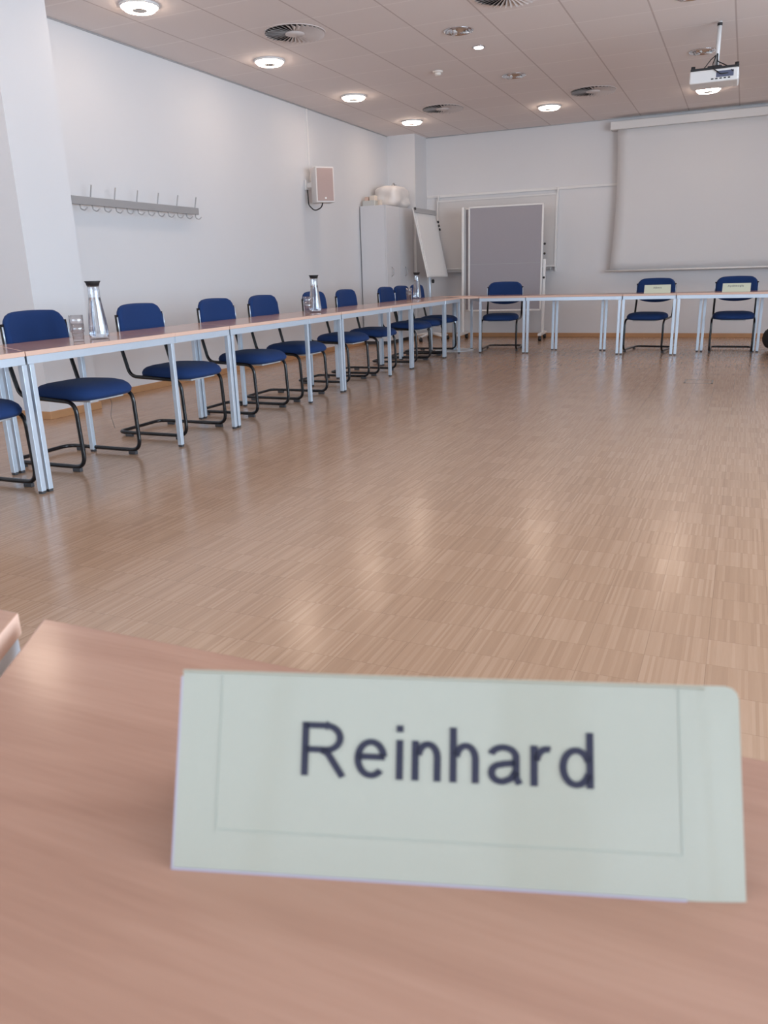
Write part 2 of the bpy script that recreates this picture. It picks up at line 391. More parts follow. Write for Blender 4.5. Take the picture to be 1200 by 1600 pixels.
for spans, along in ((WIN_R, True), (WIN_REAR, False)):
    for a, b in spans:
        bm = bmesh.new(); a2, b2 = a + 0.12, b - 0.12; mid = (a2 + b2) / 2
        def fr(u0, u1, z0, z1):
            if along: bm_box(bm, XR + 0.08, XR + 0.14, u0, u1, z0, z1)
            else: bm_box(bm, u0, u1, YN - 0.14, YN - 0.08, z0, z1)
        zs = 0.40 if along else 0.95
        fr(a2, b2, zs, zs + 0.06); fr(a2, b2, 2.69, 2.75); fr(a2, a2 + 0.06, zs + 0.06, 2.69); fr(b2 - 0.06, b2, zs + 0.06, 2.69); fr(mid - 0.04, mid + 0.04, zs + 0.06, 2.69)
        w = struct(obj('window_%d' % k, bm, M['white_metal']))
        bm = bmesh.new()
        for u0, u1 in ((a2 + 0.06, mid - 0.04), (mid + 0.04, b2 - 0.06)):
            if along: bm_box(bm, XR + 0.105, XR + 0.111, u0, u1, zs + 0.06, 2.69)
            else: bm_box(bm, u0, u1, YN - 0.111, YN - 0.105, zs + 0.06, 2.69)
        obj('pane', bm, M['pane'], w)
        k += 1
# skirting boards
def skirt(name, pts, h=0.062, t=0.016):
    bm = bmesh.new()
    for (x0, y0), (x1, y1) in zip(pts[:-1], pts[1:]):
        bm_box(bm, min(x0, x1) - (0 if x0 != x1 else 0), max(x0, x1) + (t if x0 == x1 else 0), min(y0, y1) - (t if y0 == y1 else 0), max(y0, y1), 0, h, 0.003)
    return struct(obj(name, bm, M['base']))
skirt('baseboard_left', [(XW, PY1), (XW, 12.45)])
skirt('baseboard_pillar', [(XN, PY0), (PX + 0.016, PY0)])
skirt('baseboard_pillar_front', [(PX, PY0), (PX, PY1 + 0.016)])
skirt('baseboard_column', [(XW, 12.45), (-4.915, 12.45)])
skirt('baseboard_back', [(-4.915, YB), (XR, YB)])
# grey strips painted in for the shadow gap where tiles meet walls
box_obj('trim_2', XW, XW + 0.012, PY1, 12.45, ZC - 0.012, ZC, M['grey_metal'])['kind'] = 'structure'
box_obj('trim_3', -4.915, XR, YB - 0.012, YB, ZC - 0.012, ZC, M['grey_metal'])['kind'] = 'structure'
# vertical conduit to the loudspeaker
bm = bmesh.new(); bm_box(bm, XW, XW + 0.014, 9.835, 9.86, 2.25, ZC - 0.012, 0.003); tag(obj('cable_conduit', bm, M['white_metal']), 'thin white cable conduit running from the ceiling down to the wall loudspeaker', 'conduit')
# ------------------------------------------------------------------ ceiling fixtures
def make_lamp():
    t = thing('ceiling_light', 'lit', 'ceiling light')
    bm = bmesh.new(); bm_lathe(bm, [(0.155, 0), (0.155, -0.010), (0.146, -0.019), (0.1425, -0.019), (0.1425, 0)], 40, closed=True); obj('rim', bm, M['case'], t)
    bm = bmesh.new(); bm_lathe(bm, [(0.142, -0.002), (0.142, -0.019), (0.118, -0.040), (0.060, -0.042), (0.056, -0.03), (0.056, -0.002)], 40, closed=True); obj('lamp_glass', bm, M['opal'], t)
    bm = bmesh.new(); bm_lathe(bm, [(0.0, -0.040), (0.03, -0.041), (0.0555, -0.0425), (0.0555, -0.002), (0, -0.002)], 32); obj('reflector', bm, M['reflector'], t)
    return t
lamp0 = make_lamp()
lamps = [(-4.565, 5.70, 'lit round ceiling light nearest the camera, cut by the top edge of the photo'),
         (-4.565, 7.63, 'lit round ceiling light between the coat rack wall and the first swirl vent'),
         (-4.565, 9.56, 'lit round ceiling light above the wall loudspeaker, third in the row'),
         (-4.565, 11.47, 'lit round ceiling light in the far corner by the white column'),
         (-2.60, 11.50, 'lit round ceiling light in front of the back wall, left of the projection screen'),
         (-0.63, 11.52, 'lit round ceiling light partly hidden behind the projector')]
for i, (x, y, l) in enumerate(lamps):
    if i == 0: lamp0.location = (x, y, ZC); lamp0['label'] = l; lamp0['group'] = 'round opal ceiling lights'
    else: dup(lamp0, (x, y, ZC), None, l, 'round opal ceiling lights')
for x, y, l in ((-4.565, 3.77, 'lit round ceiling light above the left wall just before the pillar, out of view'), (-4.565, 1.85, 'lit round ceiling light above the left wall level with the near tables, out of view'),
                (-4.565, -0.05, 'lit round ceiling light above the left wall beside the camera, out of view'), (1.35, 11.5, 'lit round ceiling light at the right end of the projection screen, out of view'),
                (3.3, 11.5, 'lit round ceiling light in the far right corner by the window wall, out of view')):     # the rows go on outside the frame
    dup(lamp0, (x, y, ZC), None, l, 'lights outside the frame')
def make_off():
    t = thing('downlight', 'off', 'ceiling light')
    bm = bmesh.new(); bm_lathe(bm, [(0.135, 0), (0.135, -0.005), (0.118, -0.010), (0.112, -0.002), (0.112, 0)], 40, closed=True); obj('rim', bm, M['chrome'], t)
    bm = bmesh.new(); bm_lathe(bm, [(0.112, -0.002), (0.10, -0.014), (0.085, -0.004), (0.07, -0.018), (0.052, -0.006), (0.04, -0.022), (0.02, -0.012), (0, -0.022)], 24, cap=False)
    o = obj('reflector', bm, M['chrome'], t)
    for p in o.data.polygons: p.use_smooth = False
    for k in range(3):
        a = k * 2 * PI / 3 + 0.4; bm = bmesh.new()
        bm_tube(bm, [(0.03 * math.cos(a), 0.03 * math.sin(a), -0.012), (0.095 * math.cos(a), 0.095 * math.sin(a), -0.014)], 0.010, 8)
        obj('lamp_tube', bm, M['case'], t)
    return t
off0 = make_off()
offs = [(-2.575, 7.64, 'unlit chrome round downlight beside the small bright spot'), (-2.575, 9.57, 'unlit chrome round downlight between the small bright spot and the far vents'),
        (-0.61, 9.58, 'unlit chrome round downlight left of the projector pole'), (-0.61, 7.67, 'unlit chrome round downlight cut by the top edge of the photo')]
for i, (x, y, l) in enumerate(offs):
    if i == 0: off0.location = (x, y, ZC); off0['label'] = l; off0['group'] = 'unlit chrome downlights'
    else: dup(off0, (x, y, ZC), None, l, 'unlit chrome downlights')
t = thing('spotlight', 'small bright white recessed spot in the ceiling between two chrome downlights', 'ceiling light', (-2.57, 8.24, ZC))
bm = bmesh.new(); bm_lathe(bm, [(0.062, 0), (0.062, -0.005), (0.048, -0.010), (0.046, 0)], 32, closed=True); obj('rim', bm, M['chrome'], t)
bm = bmesh.new(); bm_lathe(bm, [(0.046, -0.001), (0.044, -0.012), (0.0, -0.018)], 32); obj('lens', bm, M['led'], t)
t = thing('smoke_detector', 'small round white smoke detector on the ceiling', 'smoke detector', (-3.245, 8.93, ZC))
bm = bmesh.new(); bm_lathe(bm, [(0.055, 0), (0.055, -0.012), (0.05, -0.018), (0.0, -0.018)], 28); obj('base_plate', bm, M['detector'], t)
bm = bmesh.new(); bm_lathe(bm, [(0.036, -0.018), (0.036, -0.03), (0.03, -0.045), (0.0, -0.048)], 28); obj('sensor_head', bm, M['detector'], t)
def make_vent():
    t = thing('swirl_vent', 'vent', 'vent')
    bm = bmesh.new(); bm_lathe(bm, [(0.276, 0), (0.276, -0.004), (0.262, -0.006), (0.262, 0)], 56, closed=True); obj('frame', bm, M['vent'], t)
    bm = bmesh.new(); bm_lathe(bm, [(0.262, -0.0005), (0.0, -0.0005)], 48, cap=False); obj('cavity_shade', bm, M['vent_dark'], t)  # flat near-black disc paints the shade of the recess behind the blades
    bm = bmesh.new(); bm_lathe(bm, [(0.085, -0.001), (0.085, -0.016), (0.0, -0.017)], 32); obj('hub', bm, M['vent'], t)
    bm = bmesh.new(); n = 34
    for k in range(n):
        a = 2 * PI * k / n
        R = Matrix.Rotation(a, 4, 'Z'); tmp = bmesh.new()
        w0, w1 = 0.0115, 0.042
        pts = []
        for (r, w) in ((0.078, w0), (0.265, w1)):
            pts += [(r, -w * 0.5, -0.003), (r, w * 0.5, -0.003 - w * 0.5)]
        v = [tmp.verts.new(p) for p in pts] + [tmp.verts.new((p[0], p[1], p[2] - 0.0015)) for p in pts]
        for f in ((0, 1, 3, 2), (4, 6, 7, 5), (0, 4, 5, 1), (2, 3, 7, 6), (0, 2, 6, 4), (1, 5, 7, 3)): tmp.faces.new([v[i] for i in f])
        bmesh.ops.recalc_face_normals(tmp, faces=tmp.faces)
        merge(bm, tmp, R)
    obj('blades', bm, M['vent'], t)
    return t
vent0 = make_vent()
vents = [(-3.877, 6.95, 'round swirl air vent between the two nearest lit lights'), (-3.877, 10.85, 'round swirl air vent near the far corner by the column'),
         (-1.917, 10.85, 'round swirl air vent left of the projector, nearest the screen'), (-1.917, 6.90, 'round swirl air vent cut by the top edge of the photo')]
for i, (x, y, l) in enumerate(vents):
    if i == 0: vent0.location = (x, y, ZC); vent0['label'] = l; vent0['group'] = 'swirl air vents'
    else: dup(vent0, (x, y, ZC), 0.0, l, 'swirl air vents')

# ------------------------------------------------------------------ projector on its pole
t = thing('projector', 'white projector hanging from a white pole with black cables', 'projector', (-0.425, 8.56, 2.62), 0.0)
bm = bmesh.new(); bm_box(bm, -0.205, 0.205, -0.14, 0.16, 0.0, 0.105, 0.012, segs=3); obj('body', bm, M['case'], t)
bm = bmesh.new()
bm_box(bm, -0.2, 0.205, -0.13, -0.095, 0.105, 0.125, 0.004); bm_box(bm, -0.2, 0.2, 0.07, 0.1, 0.105, 0.125, 0.004); bm_box(bm, -0.06, 0.06, -0.11, 0.09, 0.125, 0.14, 0.004)
for s in (-0.18, 0.185): bm_lathe(bm, [(0.018, 0.11), (0.018, 0.145), (0, 0.145)], 14, mat=Matrix.Translation((s, -0.11, 0)))
obj('mounting_bracket', bm, M['black_plastic'], t)
bm = bmesh.new(); bm_tube(bm, [(0.01, 0, 0.135), (0.01, 0, 0.512)], 0.019, 16); p_ = obj('pole', bm, M['case'], t)
bm = bmesh.new(); bm_tube(bm, [(0.01, 0, 0.478), (0.01, 0, 0.50)], 0.022, 14); obj('collar', bm, M['black_plastic'], p_)
bm = bmesh.new()
for pts in ([(0.0, -0.02, 0.24), (-0.04, -0.05, 0.2), (-0.09, -0.08, 0.13)], [(0.01, -0.03, 0.25), (0.02, -0.06, 0.18), (0.10, -0.10, 0.13), (0.16, -0.15, 0.07)],
            [(0.0, -0.03, 0.23), (-0.02, -0.06, 0.16), (0.0, -0.15, 0.10), (0.06, -0.16, 0.055), (0.12, -0.15, 0.06)], [(0.015, -0.02, 0.25), (0.015, -0.03, 0.15)]):
    bm_tube(bm, fillet(pts, 0.04, 5), 0.0045, 7)
obj('cable', bm, M['black_plastic'], t)
bm = bmesh.new(); bm_box(bm, 0.02, 0.165, -0.1405, -0.139, 0.035, 0.085, 0.0); obj('port_panel', bm, pmat('port_panel', (0.10, 0.11, 0.18), 0.4), t)
bm = bmesh.new()
for q in range(5): bm_box(bm, -0.02 + q * 0.035, 0.0 + q * 0.035, -0.142, -0.14, 0.02, 0.03)
obj('port', bm, M['black_plastic'], t)
bm = bmesh.new(); bm_lathe(bm, [(0.035, 0), (0.035, 0.03), (0.028, 0.03), (0.02, 0.01), (0, 0.01)], 24, mat=Matrix.Translation((-0.09, 0.155, 0.055)) @ Matrix.Rotation(-PI / 2, 4, 'X')); obj('lens', bm, M['black_plastic'], t)

# ------------------------------------------------------------------ projection screen
t = thing('projection_screen', 'large white roll down projection screen pulled down on the back wall', 'projection screen', (0, 12.82, 0))
SX0, SX1 = -1.985, 1.25
bm = bmesh.new(); bm_box(bm, SX0, SX1, -0.055, 0.125, 2.955, 3.065, 0.008); obj('housing', bm, M['case'], t)
def fab(u, v):
    z = 1.0 + v * 1.97
    bow = -0.042 * math.sin(PI * min(1, (1 - v) * 1.0)) if True else 0
    lx = SX0 + 0.098 - 0.0 + 0.042 * math.sin(PI * v) * 0.9 - 0.012 * (1 - v)
    rx = SX1 - 0.098 - 0.042 * math.sin(PI * v) * 0.9
    return (lx + (rx - lx) * u, -0.01, z)
bm = bmesh.new(); curve_plane(bm, fab, 20, 16)
o = obj('screen_fabric', bm, M['screen'], t, smooth=True); md = o.modifiers.new('s', 'SOLIDIFY'); md.thickness = 0.002
bm = bmesh.new(); bm_tube(bm, [(SX0 + 0.02, -0.01, 0.995), (SX1 - 0.02, -0.01, 0.995)], 0.013, 12); obj('bottom_bar', bm, M['white_metal'], t)

# ------------------------------------------------------------------ wall rail and whiteboard
bm = bmesh.new(); bm_box(bm, -4.90, SX1, 12.925, YB, 2.215, 2.255, 0.004); tag(obj('wall_rail', bm, M['white_metal']), 'long horizontal white mounting rail along the back wall above the whiteboard', 'rail')
t = thing('whiteboard', 'wide whiteboard on the back wall behind the grey pinboard', 'whiteboard', (-3.72, 12.88, 1.10))
bm = bmesh.new(); bm_box(bm, -0.96, 0.96, 0.0, 0.02, 0, 1.05); obj('board_surface', bm, M['board'], t)
bm = bmesh.new()
bm_box(bm, -0.98, 0.98, -0.012, 0.024, 1.04, 1.065, 0.003); bm_box(bm, -0.98, 0.98, -0.012, 0.024, -0.015, 0.01, 0.003)
bm_box(bm, -0.99, -0.962, -0.014, 0.026, -0.015, 1.065, 0.003); bm_box(bm, 0.955, 0.985, -0.014, 0.026, -0.015, 1.065, 0.003)
obj('frame', bm, M['white_metal'], t)
bm = bmesh.new(); bm_box(bm, -0.9, 0.93, -0.10, 0.0, -0.06, -0.02, 0.005); obj('pen_tray', bm, M['grey_metal'], t)
for s in (-0.975, 0.97):
    bm = bmesh.new(); bm_box(bm, s - 0.012, s + 0.012, 0.02, 0.06, -0.08, 1.15, 0.003)
    obj('hanger', bm, M['white_metal'], t)

# ------------------------------------------------------------------ mobile pinboard (two boards)
t = thing('mobile_pinboard', 'grey felt pinboard with white frame on castors in front of the whiteboard', 'pinboard', (-3.415, 12.38, 0), math.radians(5))
def board(x0, x1, y, z0, z1, nm):
    bm = bmesh.new(); bm_box(bm, x0 + 0.02, x1 - 0.02, y - 0.012, y + 0.012, z0 + 0.02, z1 - 0.02); p = obj(nm, bm, M['pin'], t)
    bm = bmesh.new(); bm_box(bm, x0 + 0.02, x1 - 0.02, y - 0.0135, y - 0.0118, 1.15, 1.154); obj('seam', bm, M['grey_metal'], p)
    bm = bmesh.new()
    bm_box(bm, x0, x1, y - 0.018, y + 0.018, z1 - 0.026, z1, 0.005); bm_box(bm, x0, x1, y - 0.018, y + 0.018, z0, z0 + 0.026, 0.005)
    bm_box(bm, x0, x0 + 0.026, y - 0.018, y + 0.018, z0, z1, 0.005); bm_box(bm, x1 - 0.026, x1, y - 0.018, y + 0.018, z0, z1, 0.005)
    obj('board_frame', bm, M['white_metal'], p)
board(-0.575, 0.575, -0.02, 0.44, 2.0, 'pin_surface')
board(-0.66, 0.49, 0.06, 0.44, 1.99, 'rear_pin_surface')
for s, dx in ((-1, -0.67), (1, 0.60)):
    bm = bmesh.new(); bm_box(bm, dx - 0.02, dx + 0.02, 0.02 - 0.018, 0.02 + 0.018, 0.10, 2.0 if s < 0 else 1.2, 0.005); obj('post', bm, M['white_metal'], t)
    bm = bmesh.new(); bm_box(bm, dx - 0.028, dx + 0.028, -0.32, 0.32, 0.075, 0.115, 0.008); fo = obj('foot_bar', bm, M['white_metal'], t)
    for yy in (-0.27, 0.27):
        bm = bmesh.new(); bm_lathe(bm, [(0.0, -0.022), (0.036, -0.022), (0.036, 0.022), (0, 0.022)], 20, mat=Matrix.Translation((dx, yy, 0.036)) @ Matrix.Rotation(PI / 2, 4, 'Y')); bm_box(bm, dx - 0.014, dx + 0.014, yy - 0.014, yy + 0.014, 0.05, 0.078); obj('castor', bm, M['black_plastic'], fo)
    for zz in (0.66, 0.93, 1.28, 1.42) if s > 0 else (0.66,):
        bm = bmesh.new(); bm_lathe(bm, [(0.0, 0), (0.017, 0), (0.017, 0.02), (0, 0.02)], 12, mat=Matrix.Translation((dx, -0.0, zz)) @ Matrix.Rotation(PI / 2, 4, 'X')); obj('knob', bm, M['black_plastic'], t)

# ------------------------------------------------------------------ flipchart
t = thing('flipchart', 'tilted white flipchart easel beside the grey cabinet', 'flipchart', (-4.60, 12.15, 0))
P1, P2, P3 = V(-4.70, 11.80, 2.0), V(-4.655, 12.60, 1.995), V(-4.465, 11.79, 0.985)
org = V(-4.60, 12.15, 0)
ex = (P2 - P1).normalized(); ez = (P1 - P3).normalized(); ey = ez.cross(ex).normalized()     # ey: towards the back of the board
W_, H_ = (P2 - P1).length, (P1 - P3).length
Mx = Matrix(((ex.x, ey.x, ez.x, P3.x - org.x), (ex.y, ey.y, ez.y, P3.y - org.y), (ex.z, ey.z, ez.z, P3.z - org.z), (0, 0, 0, 1)))
bm = bmesh.new(); bm_box(bm, 0, W_, 0.0, 0.022, 0, H_, 0.004, Mx); obj('board', bm, M['white_metal'], t)
bm = bmesh.new(); bm_box(bm, 0.035, W_ - 0.05, -0.008, 0.0, 0.01, H_ - 0.07, 0.0, Mx); obj('paper_pad', bm, M['paper'], t)
bm = bmesh.new(); bm_box(bm, 0.0, W_, -0.022, -0.002, H_ - 0.075, H_ + 0.0, 0.004, Mx); obj('clamp_bar', bm, M['grey_metal'], t)
for q in ((0.0, H_ - 0.02), (W_ - 0.012, H_ - 0.18), (W_ - 0.012, H_ - 0.24), (W_ - 0.012, H_ - 0.30)):
    bm = bmesh.new(); bm_lathe(bm, [(0, 0), (0.02, 0), (0.02, 0.016), (0, 0.016)], 14, mat=Mx @ Matrix.Translation((q[0], -0.022, q[1])) @ Matrix.Rotation(PI / 2, 4, 'X'))
    obj('magnet', bm, M['black_plastic'], t)
bm = bmesh.new(); bm_tube(bm, [(0.04, -0.03, 0.10), (0.02, -0.0, 1.5)], 0.02, 14); obj('column', bm, M['silver'], t)
bm = bmesh.new(); bm_lathe(bm, [(0, 0), (0.028, 0), (0.028, 0.03), (0, 0.03)], 16, mat=Matrix.Translation((0.07, -0.02, 0.92)) @ Matrix.Rotation(PI / 2, 4, 'Y')); obj('knob', bm, M['black_plastic'], t)
for k in range(5):
    a = k * 2 * PI / 5 - 0.5
    e = V(0.04 + 0.30 * math.cos(a), -0.03 + 0.30 * math.sin(a), 0.075)
    bm = bmesh.new(); bm_tube(bm, [(0.04, -0.03, 0.12), e], [0.022, 0.015], 10); lg = obj('base_arm', bm, M['white_metal'], t)
    bm = bmesh.new(); bm_lathe(bm, [(0, -0.02), (0.028, -0.02), (0.028, 0.02), (0, 0.02)], 16, mat=Matrix.Translation((e.x, e.y, 0.028)) @ Matrix.Rotation(PI / 2, 4, 'Y')); bm_box(bm, e.x - 0.01, e.x + 0.01, e.y - 0.01, e.y + 0.01, 0.03, 0.07); obj('castor', bm, M['black_plastic'], lg)

# ------------------------------------------------------------------ cabinet and what stands on it
CX0, CX1, CY0, CY1, CZ = XW + 0.02, -4.95, 11.33, 12.40, 2.03
t = thing('cabinet', 'tall light grey two door cabinet in the corner', 'cabinet', ((CX0 + CX1) / 2, (CY0 + CY1) / 2, 0))
ox, oy = (CX0 + CX1) / 2, (CY0 + CY1) / 2
bm = bmesh.new(); bm_box(bm, CX0 - ox, CX1 - ox - 0.022, CY0 - oy, CY1 - oy, 0.05, CZ, 0.002); obj('body', bm, M['cabinet'], t)
bm = bmesh.new(); bm_box(bm, CX0 - ox + 0.01, CX1 - ox - 0.05, CY0 - oy + 0.01, CY1 - oy - 0.01, 0, 0.05); obj('plinth', bm, M['foot'], t)
for y0, y1, hy in ((CY0, CY0 + 0.533, CY0 + 0.17), (CY0 + 0.537, CY1, CY0 + 0.72)):
    bm = bmesh.new(); bm_box(bm, CX1 - ox - 0.02, CX1 - ox, y0 - oy + 0.002, y1 - oy - 0.002, 0.055, CZ - 0.002, 0.002); d = obj('door', bm, M['cabinet'], t)
    bm = bmesh.new(); bm_tube(bm, fillet([(CX1 - ox, hy - oy, 1.01), (CX1 - ox + 0.035, hy - oy, 1.04), (CX1 - ox + 0.035, hy - oy, 1.12), (CX1 - ox, hy - oy, 1.15)], 0.03, 5), 0.006, 8); obj('handle', bm, M['grey_metal'], d)
def crumple(name, c, s, mat, seed, amp, label, cat, sub=4, squash=2.6):
    rnd = random.Random(seed); bm = bmesh.new(); bmesh.ops.create_icosphere(bm, subdivisions=sub, radius=1.0)
    dirs = [(V(rnd.uniform(-1, 1), rnd.uniform(-1, 1), rnd.uniform(-1, 1)).normalized(), rnd.uniform(3, 9), rnd.uniform(0, 6)) for _ in range(9)]
    for v in bm.verts:
        p = v.co.copy(); n = (abs(p.x) ** squash + abs(p.y) ** squash + abs(p.z) ** squash) ** (1 / squash); p /= n
        d = sum(math.sin(p.dot(a) * f + ph) for a, f, ph in dirs) / 9 * amp
        p *= 1 + d
        v.co = V(p.x * s[0], p.y * s[1], max(-1, min(p.z, 2)) * s[2] + s[2])
    o = obj(name, bm, mat, None, c, smooth=True); return tag(o, label, cat) if label else o
bm = bmesh.new(); bm_box(bm, -0.10, 0.10, -0.14, 0.14, 0, 0.075, 0.004); tag(obj('storage_box', bm, M['box_grey'], None, (-5.24, 11.50, CZ)), 'low flat grey box on the front left corner of the cabinet', 'box')
bm = bmesh.new(); bm_box(bm, -0.045, 0.045, -0.05, 0.05, 0, 0.07, 0.004); tag(obj('carton', bm, M['box_cream'], None, (-5.20, 11.45, CZ + 0.075)), 'small bright cream carton lying on the low grey box', 'carton')
bm = bmesh.new(); bm_box(bm, -0.03, 0.03, -0.03, 0.03, 0, 0.055, 0.006); tag(obj('tape_carton', bm, pmat('salmon_card', (0.66, 0.48, 0.40), 0.6), None, (-5.29, 11.42, CZ + 0.075)), 'tiny salmon pink packet beside the cream carton on the grey box', 'packet')
bm = bmesh.new(); bm_lathe(bm, [(0.028, 0), (0.033, 0.075), (0.036, 0.08), (0.03, 0.08), (0.026, 0.01), (0, 0.01)], 20); tag(obj('paper_cup', bm, M['box_cream'], None, (-5.075, 11.42, CZ)), 'small pale cup standing right of the grey box on the cabinet', 'cup')
sack = crumple('plastic_sack', (-5.12, 11.98, CZ), (0.19, 0.31, 0.15), M['bag_white'], 5, 0.16, 'big crumpled milky plastic sack lying on top of the cabinet', 'sack', 4, 6.0)
bm = bmesh.new(); bm_tube(bm, fillet([(0.10, -0.26, 0.27), (0.12, -0.22, 0.34), (0.10, -0.12, 0.31), (0.06, 0.02, 0.33), (0.02, 0.10, 0.30)], 0.05, 5), [0.012] * 26 if False else 0.010, 8); obj('tie_strap', bm, M['grey_metal'], sack)

# ------------------------------------------------------------------ loudspeaker
SP = V(-5.155, 9.76, 1.965)
t = thing('loudspeaker', 'white wall loudspeaker with beige grille and dangling black cable', 'loudspeaker', SP, math.radians(46))
bm = bmesh.new(); bm_box(bm, -0.125, 0.125, -0.11, 0.10, 0, 0.43, 0.006); obj('body', bm, M['speaker'], t)
bm = bmesh.new(); bm_box(bm, -0.108, 0.108, -0.114, -0.1105, 0.018, 0.412, 0.001); g = obj('grille', bm, M['grille'], t)
bm = bmesh.new(); bm_box(bm, -0.012, 0.012, -0.1165, -0.1142, 0.04, 0.062, 0.0); obj('badge', bm, M['paper'], g)
bm = bmesh.new(); R45 = Matrix.Rotation(-math.radians(46), 4, 'Z')
bm_box(bm, XW + 0.002 - SP.x, XW + 0.02 - SP.x, -0.06, 0.06, 0.17, 0.29, 0.003, R45); bm_box(bm, XW + 0.015 - SP.x, -0.09, -0.02, 0.02, 0.20, 0.26, 0.004, R45)
obj('wall_bracket', bm, M['white_metal'], t)
bm = bmesh.new(); bm_tube(bm, [R45 @ V(*p) for p in fillet([(XW + 0.03 - SP.x, -0.04, 0.17), (XW + 0.06 - SP.x, -0.08, -0.02), (-0.08, -0.10, -0.10), (0.0, -0.06, -0.06), (0.0, -0.02, 0.0)], 0.08, 8)], 0.008, 8); obj('cable', bm, M['black_plastic'], t)

# ------------------------------------------------------------------ coat rack
t = thing('coat_rack', 'long grey wall coat rack with upright pegs and small hooks', 'coat rack', (-5.31, 6.35, 1.70))
bm = bmesh.new(); bm_box(bm, -0.012, 0.012, -1.13, 0.885, 0.0, 0.066, 0.003); obj('bar', bm, M['rack'], t)
bm = bmesh.new()
for y in (-0.95, 0.0, 0.75): bm_box(bm, XW + 5.31, -0.012, y - 0.012, y + 0.012, 0.02, 0.045, 0.002)
obj('wall_arm', bm, M['rack'], t)
for k in range(6):
    y = 5.695 + 0.2975 * k - 6.35
    bm = bmesh.new(); bm_tube(bm, fillet([(-0.06, y, 0.03), (0.0, y, 0.05), (0.03, y, 0.165)], 0.02, 4), 0.006, 8); obj('peg', bm, M['rack'], t)
for k in range(12):
    y = 5.560 + 0.1475 * k - 6.35
    bm = bmesh.new(); bm_tube(bm, fillet([(0.0, y, 0.01), (0.005, y, -0.035), (0.03, y + 0.018, -0.052), (0.055, y + 0.03, -0.025)], 0.02, 6), 0.0055, 8); obj('hook', bm, M['rack'], t)

# ------------------------------------------------------------------ floor box lid
bm = bmesh.new(); x0, x1, y0, y1 = -0.43, -0.18, 7.79, 8.03
for a in ((x0, x1, y0, y0 + 0.014), (x0, x1, y1 - 0.014, y1), (x0, x0 + 0.014, y0, y1), (x1 - 0.014, x1, y0, y1)): bm_box(bm, a[0], a[1], a[2], a[3], 0.0, 0.003)
t = thing('floor_outlet', 'flush square floor outlet lid in the open parquet', 'floor outlet', (0, 0, 0))
obj('rim', bm, pmat('worn_brass_rim', (0.24, 0.21, 0.19), 0.6), t)
bm = bmesh.new(); bm_box(bm, x0 + 0.014, x1 - 0.014, y0 + 0.014, y1 - 0.014, 0.0, 0.0015); obj('lid', bm, M['parquet'], t)

# ------------------------------------------------------------------ trapezoid tables
TH, TT, LONG, SHORT, DEP = 0.73, 0.024, 1.215, 0.615, 0.528
OFF = 0.30
LEGW = 0.015
def shrink(pts, d):
    c = V(sum(p[0] for p in pts) / len(pts), sum(p[1] for p in pts) / len(pts), 0); out = []
    n = len(pts)
    area = sum(pts[i][0] * pts[(i + 1) % n][1] - pts[(i + 1) % n][0] * pts[i][1] for i in range(n))
    s = 1 if area > 0 else -1
    for i in range(n):
        p0, p1, p2 = V(*pts[i - 1], 0), V(*pts[i], 0), V(*pts[(i + 1) % n], 0)
        e1 = (p1 - p0).normalized(); e2 = (p2 - p1).normalized()
        n1 = V(-e1.y, e1.x, 0) * s; n2 = V(-e2.y, e2.x, 0) * s
        b = (n1 + n2); b = b / (1 + n1.dot(n2)); out.append((p1.x + b.x * d, p1.y + b.y * d))
    return out
def trapezoid(front_long, legs, loc, rz, label, group, h=TH):
    """local x along the front edge, y to the back; front edge at y=0. legs: subset of 'fl','fr','bl','br'"""
    f = (LONG if front_long else SHORT) / 2; b = (SHORT if front_long else LONG) / 2
    P = {'fl': (-f, 0), 'fr': (f, 0), 'br': (b, DEP), 'bl': (-b, DEP)}
    ring = shrink([P['fl'], P['fr'], P['br'], P['bl']], 0.002)
    t = thing('conference_table', label, 'table', loc, rz, group)
    bm = bmesh.new(); bm_prism(bm, ring, h - TT, h, 0.002)
    for fc in bm.faces: fc.material_index = 0 if abs(fc.normal.z) > 0.8 else 1
    obj('tabletop', bm, [M['beech'], M['beech_edge']], t)
    outer = shrink(ring, 0.004); inner = shrink(ring, 0.034)
    bm = bmesh.new()
    for i in range(4):
        j = (i + 1) % 4
        bm_prism(bm, [outer[i], outer[j], inner[j], inner[i]], h - TT - 0.040, h - TT, 0.0)
    obj('apron_frame', bm, M['silver'], t)
    cen = dict(zip(('fl', 'fr', 'br', 'bl'), shrink(ring, 0.004 + LEGW)))
    for kx in legs:
        x, y = cen[kx]
        # pull into the acute corner
        bm = bmesh.new(); bm_box(bm, x - LEGW, x + LEGW, y - LEGW, y + LEGW, 0.014, h - TT - 0.0405, 0.002); lg = obj('leg', bm, M['silver'], t)
        bm = bmesh.new(); bm_box(bm, x - LEGW * 0.9, x + LEGW * 0.9, y - LEGW * 0.9, y + LEGW * 0.9, 0, 0.014, 0.002); obj('foot_cap', bm, M['foot'], lg)
    return t
ALL = ('fl', 'fr', 'br', 'bl')
S_ = -0.024
ROWANG = math.atan(-S_)                           # the left row turns slightly as it recedes
def left_table(y0, length, long_, legs, label, h=TH):
    yc = y0 + length / 2; x = -3.288 + S_ * (yc - 5)
    # local x -> +y world, local y(back) -> -x world
    return trapezoid(long_, legs, (x, yc, 0), PI / 2 + ROWANG, label, 'trapezoid tables of the left row', h)
left_table(2.272, SHORT, False, ALL, 'beech trapezoid table cut by the left photo edge in the left row')
left_table(2.887, LONG, True, ALL, 'beech trapezoid table in the left row carrying the nearest carafe and tumblers')
left_table(4.102, SHORT, False, ('fr', 'br'), 'beech trapezoid table right after the nearest carafe table')
left_table(4.717, LONG, True, ALL, 'long fronted beech trapezoid table before the one with the middle carafe')
